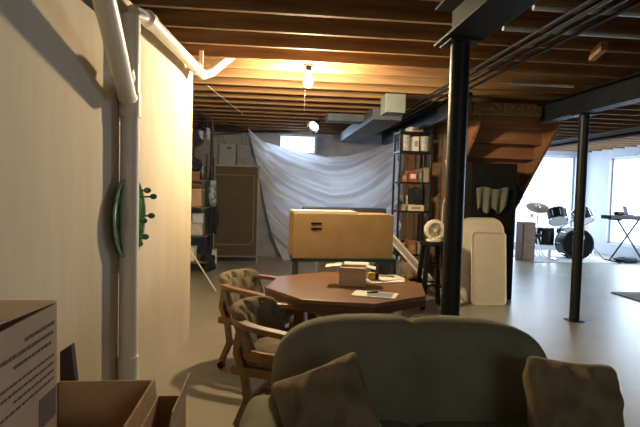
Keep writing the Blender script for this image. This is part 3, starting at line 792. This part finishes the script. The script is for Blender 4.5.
# ------------------------------------------------------------------ captain chairs (front = +x)
def make_chair(label):
    t = thing('captain_chair', (0, 0, 0), label, 'chair', group='wooden captain chairs at the octagonal table')
    U = []
    for k in range(-12, 13):
        a = k / 12 * radians(180)
        u = k / 12
        ang = pi + u * radians(88)
        x, y = -0.02 + 0.29 * cos(ang), 0.30 * sin(ang)
        U.append((x, y, 0.665 + 0.02 * cos(u * pi / 2)))
    U = [(0.26, -U[0][1] * -1 if False else U[0][1] * 0.97, 0.635), (0.12, U[0][1], 0.65)] + U + [(0.12, U[-1][1], 0.65), (0.26, U[-1][1] * 0.97, 0.635)]
    sec = [(-.032, -.016), (.032, -.016), (.032, .016), (-.032, .016)]
    MB().sweep(U, sec, up=(0, 0, 1)).build('arm_rail', M_oak, t, bevel=.006)
    U2 = [(x * .93 if x < 0 else min(x, .22), y * .9, 0.50) for x, y, z in U]
    MB().sweep(U2, [(-.014, -.03), (.014, -.03), (.014, .03), (-.014, .03)], up=(0, 0, 1)).build('lower_rail', M_oak, t, bevel=.004)
    MB().box((0.0, 0, .395), (.50, .50, .055), bev=.012).build('seat_frame', M_oak, t)
    for s in (-1, 1):
        sq = [(-.022, -.02), (.022, -.02), (.022, .02), (-.022, .02)]
        MB().sweep([(-.20, s * .225, .655), (-.215, s * .235, .5), (-.17, s * .225, .38), (-.155, s * .21, .22), (-.215, s * .225, .065)], sq, up=(0, 1, 0)).build('leg', M_oak, t, bevel=.004)
        MB().sweep([(.235, s * .285, .625), (.225, s * .27, .5), (.19, s * .23, .38), (.17, s * .21, .22), (.215, s * .225, .065)], sq, up=(0, 1, 0)).build('leg', M_oak, t, bevel=.004)
        for x in (-.22, .22):
            c_ = MB().cyl((x, s * .225 - .02, .028), (x, s * .225 + .02, .028), .027, seg=18)
            c_.cyl((x, s * .225, .03), (x, s * .225, .068), .008).build('caster', M_black, t, smooth=True)
    MB().b2((-.15, -.015, .19), (.15, .015, .22)).build('stretcher', M_oak, t)
    MB().b2((-.175, -.21, .19), (-.145, .21, .22)).b2((.145, -.21, .19), (.175, .21, .22)).build('stretcher', M_oak, t)
    MB().superq((0.02, 0, .465), (.50, .46, .13), .45, .45, 40, 20).build('seat', M_cush, t, smooth=True, ang=180)
    tufts = [(-.6, .30), (0, .30), (.6, .30), (-.32, .58), (.32, .58), (-.8, .60), (.8, .60), (0, .82), (-.58, .82), (.58, .82)]

    def spine(a, z):      # centre of the cushion: gently curved, leaning back
        return Vector((-.20 + .11 * a * a - (z - .45) * .36, .25 * a, 0))

    def bk(u, v):
        a = (u - .5) * 2; ph = v * 2 * pi
        edge = max(0, 1 - abs(a) ** 7) ** .5
        hz = .165 * (0.7 + .3 * edge); th = .052 * (.2 + .8 * edge)
        cz = math.copysign(abs(sin(ph)) ** .55, sin(ph)); ct = math.copysign(abs(cos(ph)) ** .6, cos(ph))
        z = .585 + hz * cz
        off = th * ct
        if ct > 0:
            for (ta, tz) in tufts:
                dz = (z - (.40 + tz * .38)) / .035; da = (a - ta) / .12
                off -= .040 * math.exp(-(dz * dz + da * da))
            off -= .008 * abs(sin((a * 2.6 + z * 9) * pi / 2)) * abs(sin((a * 2.6 - z * 9) * pi / 2))
        p = spine(a, z)
        n_ = Vector((1, -a * .9, 0)).normalized()
        return Vector((p.x, p.y, z)) + n_ * off
    m = MB(); m.grid(bk, 44, 33)
    bmesh.ops.remove_doubles(m.bm, verts=m.bm.verts, dist=1e-5)
    m.bm.edges.ensure_lookup_table()
    bmesh.ops.holes_fill(m.bm, edges=m.bm.edges, sides=60)
    bb = m.build('back_cushion', M_cush, t, smooth=True, ang=180)
    for (ta, tz) in tufts:
        if abs(ta) > .9: continue
        z = .40 + tz * .38; p = spine(ta, z)
        MB().ball(Vector((p.x, p.y, z)) + Vector((1, -ta * .9, 0)).normalized() * .026, .011, (1, 1, 1), 10).build('button', M_cush, bb, smooth=True)
    return t


A = make_chair('tufted wooden captain chair farther from the sofa, left of the table')
A.location = (-0.06, 4.08, 0); A.rotation_euler = (0, 0, radians(-30))
B = copy_tree(A); B['label'] = 'tufted wooden captain chair nearest the sofa, partly hidden by it'
B.location = (0.12, 3.00, 0); B.rotation_euler = (0, 0, radians(-24))

# ------------------------------------------------------------------ sofa (local: front = -y)
t = thing('loveseat', (0.645, 1.95, 0), 'olive-brown upholstered loveseat with rounded back facing the camera', 'sofa', rz=radians(-5))


def groove(p):
    g = math.exp(-(p.x / .03) ** 2) * .034
    if p.y < 0: p.y += g
    if p.z > 0.2: p.z -= g * .7
    p.y += 0.0
    return p


MB().superq((0, .30, .50), (1.30, .30, .74), .55, .50, 260, 40, groove, rot=(radians(-8), 0, 0)).build('backrest', M_sofa, t, smooth=True, ang=180)
for s in (-1, 1):
    MB().superq((s * .655, -.02, .29), (.26, .88, .49), .8, .45, 40, 24).build('arm', M_sofa, t, smooth=True, ang=180)
    MB().superq((s * .30, -.12, .37), (.60, .62, .18), .4, .35, 40, 20).build('seat_cushion', M_sofa, t, smooth=True, ang=180)
    for y in (-.4, .32): MB().cyl((s * .62, y, 0), (s * .62, y, .10), .025, .03).build('foot', M_tabed, t, smooth=True)
MB().box((0, 0.0, .20), (1.36, .84, .22), bev=.03).build('base', M_sofa, t, smooth=True)


def pillow(name, c, sz, rot, label, seed):
    rr = random.Random(seed); ph = [rr.uniform(0, 6) for _ in range(8)]
    mb = MB()
    for side in (1, -1):
        def f(u, v):
            x, y = 2 * u - 1, 2 * v - 1
            e_ = max(0, (1 - x ** 4) * (1 - y ** 4)) ** .55
            pin = 1 - .10 * (1 - max(abs(x), abs(y)) ** 3) * 0 - .09 * (1 - x * x) * (y * y) ** 2 - .0
            pin2 = 1 - .09 * (1 - y * y) * (x * x) ** 2
            wr = .022 * sin(7 * x + 4 * y + ph[0]) * sin(5 * y - 3 * x + ph[1]) + .014 * sin(15 * (x - .8 * y) + ph[2]) * abs(x * y)
            wr += .010 * sin(22 * math.atan2(y + 1.1, x + 1.1) + ph[4])
            z = side * (sz[2] / 2 * e_) + wr * e_
            cr = 1 - .07 * (x * x * y * y) ** 3
            return Vector((x * sz[0] / 2 * pin2 * cr, y * sz[1] / 2 * pin * cr, z))
        mb.grid(f, 44, 44)
    bmesh.ops.remove_doubles(mb.bm, verts=mb.bm.verts, dist=1e-4)
    o = mb.build(name, M_pil, smooth=True, ang=180)
    o.location = c; o.rotation_euler = rot
    return tag(o, label, 'pillow', 'throw pillows on the loveseat')


pillow('throw_pillow', (0.235, 1.82, 0.60), (0.38, 0.40, 0.19), (radians(62), radians(-24), radians(-8)), 'olive-brown throw pillow at the left end of the loveseat', 1)
pillow('throw_pillow', (1.21, 1.80, 0.60), (0.43, 0.43, 0.17), (radians(66), radians(9), radians(8)), 'olive-brown throw pillow at the right end of the loveseat', 2)


# ------------------------------------------------------------------ cardboard boxes at lower left
def open_box(name, lo, hi, label, flaps, m=M_card, wall=.005, mi=None):
    lo, hi = Vector(lo), Vector(hi); c = Vector(((lo.x + hi.x) / 2, (lo.y + hi.y) / 2, lo.z)); sx, sy, h_ = (hi - lo)
    t = thing(name, c, label, 'box', group='cardboard boxes in the near left corner')
    b = MB(); x, y = sx / 2, sy / 2
    b.b2((-x, -y, 0), (x, -y + wall, h_)).b2((-x, y - wall, 0), (x, y, h_)).b2((-x, -y + wall, 0), (-x + wall, y - wall, h_)).b2((x - wall, -y + wall, 0), (x, y - wall, h_)).b2((-x + wall, -y + wall, 0), (x - wall, y - wall, wall))
    b.build('body', m, t)
    for side, length, ang in flaps:
        f = MB(); a = radians(ang)        # 0 = flat inwards, 90 = upright, 180 = flat outwards, 270 hanging down
        if side in '+y-y'.split('|'): pass
        if side == '+y': pts = [(-x, y - length * cos(a), h_ + .003 + length * sin(a)), (x, y - length * cos(a), h_ + .003 + length * sin(a)), (x, y, h_ + .003), (-x, y, h_ + .003)]
        if side == '-y': pts = [(-x, -y + length * cos(a), h_ + .003 + length * sin(a)), (x, -y + length * cos(a), h_ + .003 + length * sin(a)), (x, -y, h_ + .003), (-x, -y, h_ + .003)]
        if side == '+x': pts = [(x - length * cos(a), -y, h_ + .003 + length * sin(a)), (x - length * cos(a), y, h_ + .003 + length * sin(a)), (x, y, h_ + .003), (x, -y, h_ + .003)]
        if side == '-x': pts = [(-x + length * cos(a), -y, h_ + .003 + length * sin(a)), (-x + length * cos(a), y, h_ + .003 + length * sin(a)), (-x, y, h_ + .003), (-x, -y, h_ + .003)]
        nn = (Vector(pts[1]) - Vector(pts[0])).cross(Vector(pts[2]) - Vector(pts[1])).normalized() * .004
        f.prism(pts, nn); f.build('flap', m, t)
    return t


# stack A: printed carton on a closed box
tag(MB().b2((-1.02, .78, 0), (-.57, 1.34, .76), bev=.004).build('tall_carton', M_card), 'tall closed cardboard box under the printed one in the near left corner', 'box', 'cardboard boxes in the near left corner')
t = open_box('printed_carton', (-1.00, .80, .762), (-.545, 1.34, 1.14), 'large cardboard box printed with brown text lines in near left corner', [('+y', .30, 3), ('-x', .22, 20)], M_cardp)
rr = random.Random(5)
z0 = 1.14 - .762
for (row, y0, y1, th) in ((.045, .10, .255, .009), (.068, -.12, .25, .009), (.092, .05, .235, .008), (.128, -.04, .25, .006), (.148, -.10, .25, .006), (.168, .05, .25, .006), (.188, -.05, .25, .006), (.24, -.14, .0, .012), (.28, -.14, -.02, .01)):
    y = y0; mbp = MB(); zz = z0 - row
    while y < y1:
        w_ = rr.uniform(.008, .022); mbp.b2((.2280, y, zz - th / 2), (.2285, min(y + w_, y1), zz + th / 2)); y += w_ + rr.uniform(.003, .006)
    mbp.build('printed_line', M_ink, t)
MB().b2((.2280, .17, z0 - .29), (.2285, .262, z0 - .215)).build('printed_block', mat('grey_ink', (.14, .11, .1), .8), t)

# box B open, on a closed box
tag(MB().b2((-.86, 1.37, 0), (-.52, 1.68, .42), bev=.004).build('low_carton', M_card), 'closed cardboard box under the open empty one by the wall', 'box', 'cardboard boxes in the near left corner')
xa = G(58, 381, .84); xb = G(152, 383, .84)
open_box('open_carton', (xa.x, xa.y - .36, .422), (xb.x, xa.y, .84), 'open empty cardboard box in front with flaps spread at bottom left', [('+x', .16, 266), ('-x', .12, 200)], M_cardin)
xc = G(153, 398, .80); xd = G(180, 396, .80)
open_box('open_carton', (xb.x + .012, xa.y - .28, .0), (xb.x + .10, xa.y + .0, .79), 'narrow open cardboard box right of the empty open one', [('+x', .07, 100)], M_cardin)
p1, p2, p3 = WY(60, 352, 1.75), WY(71, 345, 1.75), WY(75, 380, 1.75)
tag(MB().prism([(p1.x, 1.75, p1.z), (p2.x, 1.75, p2.z), (p3.x, 1.75, p3.z), (p3.x, 1.75, 0), (p1.x, 1.75, 0)], (0, .03, 0)).build('dark_folder', mat('plum', (.035, .02, .035), .6)), 'dark plum folder corner poking up behind the open carton', 'folder')

# ------------------------------------------------------------------ bright room: rugs, drums, keyboard
tag(MB().b2((5.2, 5.2, 0.001), (7.0, 7.06, 0.018), bev=.005).build('floor_rug', M_rug), 'grey rug on the floor at the right edge of view', 'rug')
tag(MB().b2((5.75, 10.3, 0.001), (7.9, 12.4, 0.012)).build('drum_rug', M_rug2), 'pale rug under the drum kit', 'rug')
K = thing('drum_kit', (0, 0, 0), 'black drum kit with cymbals in the bright room', 'drum kit')
DY = 11.0


def drum(name, c, r_, depth, axis, face=1):
    c = Vector(c); ax = Vector(axis).normalized()
    Mr = ax.to_track_quat('Z', 'Y').to_matrix()
    o = MB().lathe([(0, -depth / 2), (r_, -depth / 2), (r_, depth / 2), (0, depth / 2)], c=c, M=Mr, seg=36).build(name, M_black, K, smooth=True)
    hd = M_slot if name == 'bass_drum' else M_head
    MB().lathe([(0, depth / 2 + .004), (r_ * .93, depth / 2 + .004), (r_ * .93, depth / 2), (0, depth / 2)], c=c, M=Mr, seg=36).build('drum_head', hd, o, smooth=True)
    MB().lathe([(0, -depth / 2 - .004), (r_ * .93, -depth / 2 - .004), (r_ * .93, -depth / 2), (0, -depth / 2)], c=c, M=Mr, seg=36).build('drum_head', hd, o, smooth=True)
    for s in (-1, 1):
        MB().tube([c + Mr @ Vector((r_ * cos(a * pi / 16), r_ * sin(a * pi / 16), s * depth / 2)) for a in range(32)], .012, 6, closed=True).build('hoop', M_black if name == 'bass_drum' else M_chrome, o, smooth=True)
    lg = MB()
    for k in range(8):
        a = k * pi / 4
        lg.tube([c + Mr @ Vector((r_ * 1.03 * cos(a), r_ * 1.03 * sin(a), -depth * .3)), c + Mr @ Vector((r_ * 1.03 * cos(a), r_ * 1.03 * sin(a), depth * .3))], .009, 6)
    lg.build('lugs', M_chrome, o)
    return o


bc = WY(574, 243, DY)
R0 = bc.z - .02
bd = drum('bass_drum', (bc.x, DY, R0 + .015), R0, .42, (-.15, -1, 0))
mk = MB()
for s in (-1, 1):
    mk.lathe([(0, 0), (.07, 0), (.07, .003), (0, .003)], c=(bc.x + s * .07 - .0315, DY - .2185 + s * -.0105, R0 + .17), M=Vector((-.15, -1, 0)).normalized().to_track_quat('Z', 'Y').to_matrix())
mk.build('emblem', mat('emblem_tan', (.4, .34, .2), .5), bd)
c1 = WY(556, 217, DY - .05); c2 = WY(581, 217, DY - .05)
drum('rack_tom', (c1.x, DY - .1, c1.z + .02), .205, .27, (.1, .55, .8))
drum('rack_tom', (c2.x, DY - .1, c2.z + .02), .215, .27, (-.1, .5, .85))
c3 = WY(544, 234, DY + .3)
drum('floor_tom', (c3.x, DY + .3, .50), .22, .40, (0, 0, 1))
c4 = WY(565, 231, DY + .5)
drum('snare_drum', (c4.x, DY + .55, .62), .18, .15, (0, -.1, 1))


def cymbal(px, py, y, r_, tilt=(0, -.2, 1)):
    c = WY(px, py, y)
    s = MB().tube([(c.x, y, .45), (c.x, y, c.z + .05)], .014, 8).build('cymbal_stand', M_chrome, K, smooth=True)
    for k in range(3):
        a = k * 2.09 + .4
        MB().tube([(c.x, y, .5), (c.x + .27 * cos(a), y + .27 * sin(a), .028)], .011, 8).build('stand_leg', M_chrome, s, smooth=True)
    Mr = Vector(tilt).normalized().to_track_quat('Z', 'Y').to_matrix()
    MB().lathe([(0, .03), (.04, .025), (.05, .01), (r_, -.015), (r_, -.018), (.05, .006), (0, .02)], c=c, M=Mr, seg=40).build('cymbal', M_brass, s, smooth=True)


cymbal(538, 207, DY + .1, .26, (-.1, -.5, 1)); cymbal(532, 215, DY + .3, .2); cymbal(590, 213, DY + .2, .22, (.6, -.3, 1))
MB().tube([(c1.x + .1, DY, R0 * 2), (c1.x, DY, c1.z)], .014, 8).tube([(c1.x + .1, DY, R0 * 2), (c2.x, DY, c2.z)], .014, 8).build('tom_mount', M_chrome, K, smooth=True)
MB().tube([(WY(590, 230, DY).x, DY + .2, .5), (WY(604, 255, DY - .3).x, DY - .3, .03)], .012, 8).tube([(WY(590, 230, DY).x, DY + .2, .5), (WY(591, 256, DY - .4).x, DY - .4, .03)], .012, 8).build('stand_leg', M_chrome, K, smooth=True)
pp = WY(553, 252, DY - .35)
MB().b2((pp.x - .05, DY - .5, .014), (pp.x + .05, DY - .2, .05)).b2((pp.x - .03, DY - .22, .05), (pp.x + .03, DY - .2, .22)).build('pedal', M_chrome, K)
MB().tube([(pp.x - .2, DY + .1, .014), (pp.x - .2, DY + .1, .5)], .015, 8).build('throne_post', M_chrome, K, smooth=True)
MB().superq((pp.x - .2, DY + .1, .53), (.3, .3, .08), .4, 1).build('throne_seat', M_black, K, smooth=True)

a_ = WY(519, 250, 10.6); b_ = WY(532, 222, 10.6)
t = thing('wooden_speaker', ((a_.x + b_.x) / 2, 10.6, 0.0), 'brown wooden speaker cabinet left of the drum kit', 'speaker')
MB().b2((-.15, -.15, 0), (.15, .15, b_.z), bev=.008).build('cabinet', mat('brown_ply', (.26, .15, .09), .6), t)
MB().b2((-.12, -.158, .06), (.12, -.15, b_.z - .05)).build('front_panel', mat('brown_cloth', (.32, .2, .13), .8), t)

# keyboard
kx0 = WY(606, 216, 10.5).x
t = thing('stage_keyboard', (0, 0, 0), 'black electronic keyboard on top of the X stand', 'keyboard')
kz = WY(620, 217, 10.5).z
MB().b2((kx0, 10.35, kz - .05), (8.45, 10.68, kz + .035), bev=.012).build('body', M_black, t)
MB().b2((kx0 + .1, 10.55, kz + .005), (8.40, 10.675, kz + .042)).build('keys', M_head, t)
t = thing('keyboard_stand', (0, 0, 0), 'black folding X stand carrying the keyboard', 'stand')
x0_, x1_ = kx0 + .22, 8.42
for i, y in enumerate((10.42, 10.62)):
    a_, b_ = (x0_, x1_) if i == 0 else (x1_, x0_)
    MB().tube([(a_, y, kz - .055), (b_, y, .02)], .018, 8).build('strut', M_steel, t, smooth=True)
for x in (x0_, x1_):
    MB().tube([(x, 10.3, kz - .06), (x, 10.72, kz - .06)], .017, 8).build('support_bar', M_steel, t, smooth=True)
    MB().tube([(x, 10.25, .02), (x, 10.78, .02)], .02, 8).build('foot_bar', M_steel, t, smooth=True)
t = thing('laptop', (kx0 + .62, 10.60, kz + .037), 'dark laptop open on the keyboard top', 'laptop', rz=radians(70))
MB().b2((-.12, -.08, 0), (.12, .06, .015)).build('base', M_black, t)
MB().box((0, .07, .11), (.24, .008, .2), (radians(-15), 0, 0)).build('screen', M_black, t)
lump('keyboard_gear', (kx0 + .36, 10.57, kz + .075), (.24, .16, .085), M_black, 'small black gear bag on left end of the keyboard', 'bag', 33)
lump('floor_gear_bag', (8.0, 10.42, .06), (.5, .28, .12), M_dark, 'dark flat bag on the floor under keyboard stand', 'bag', 34)
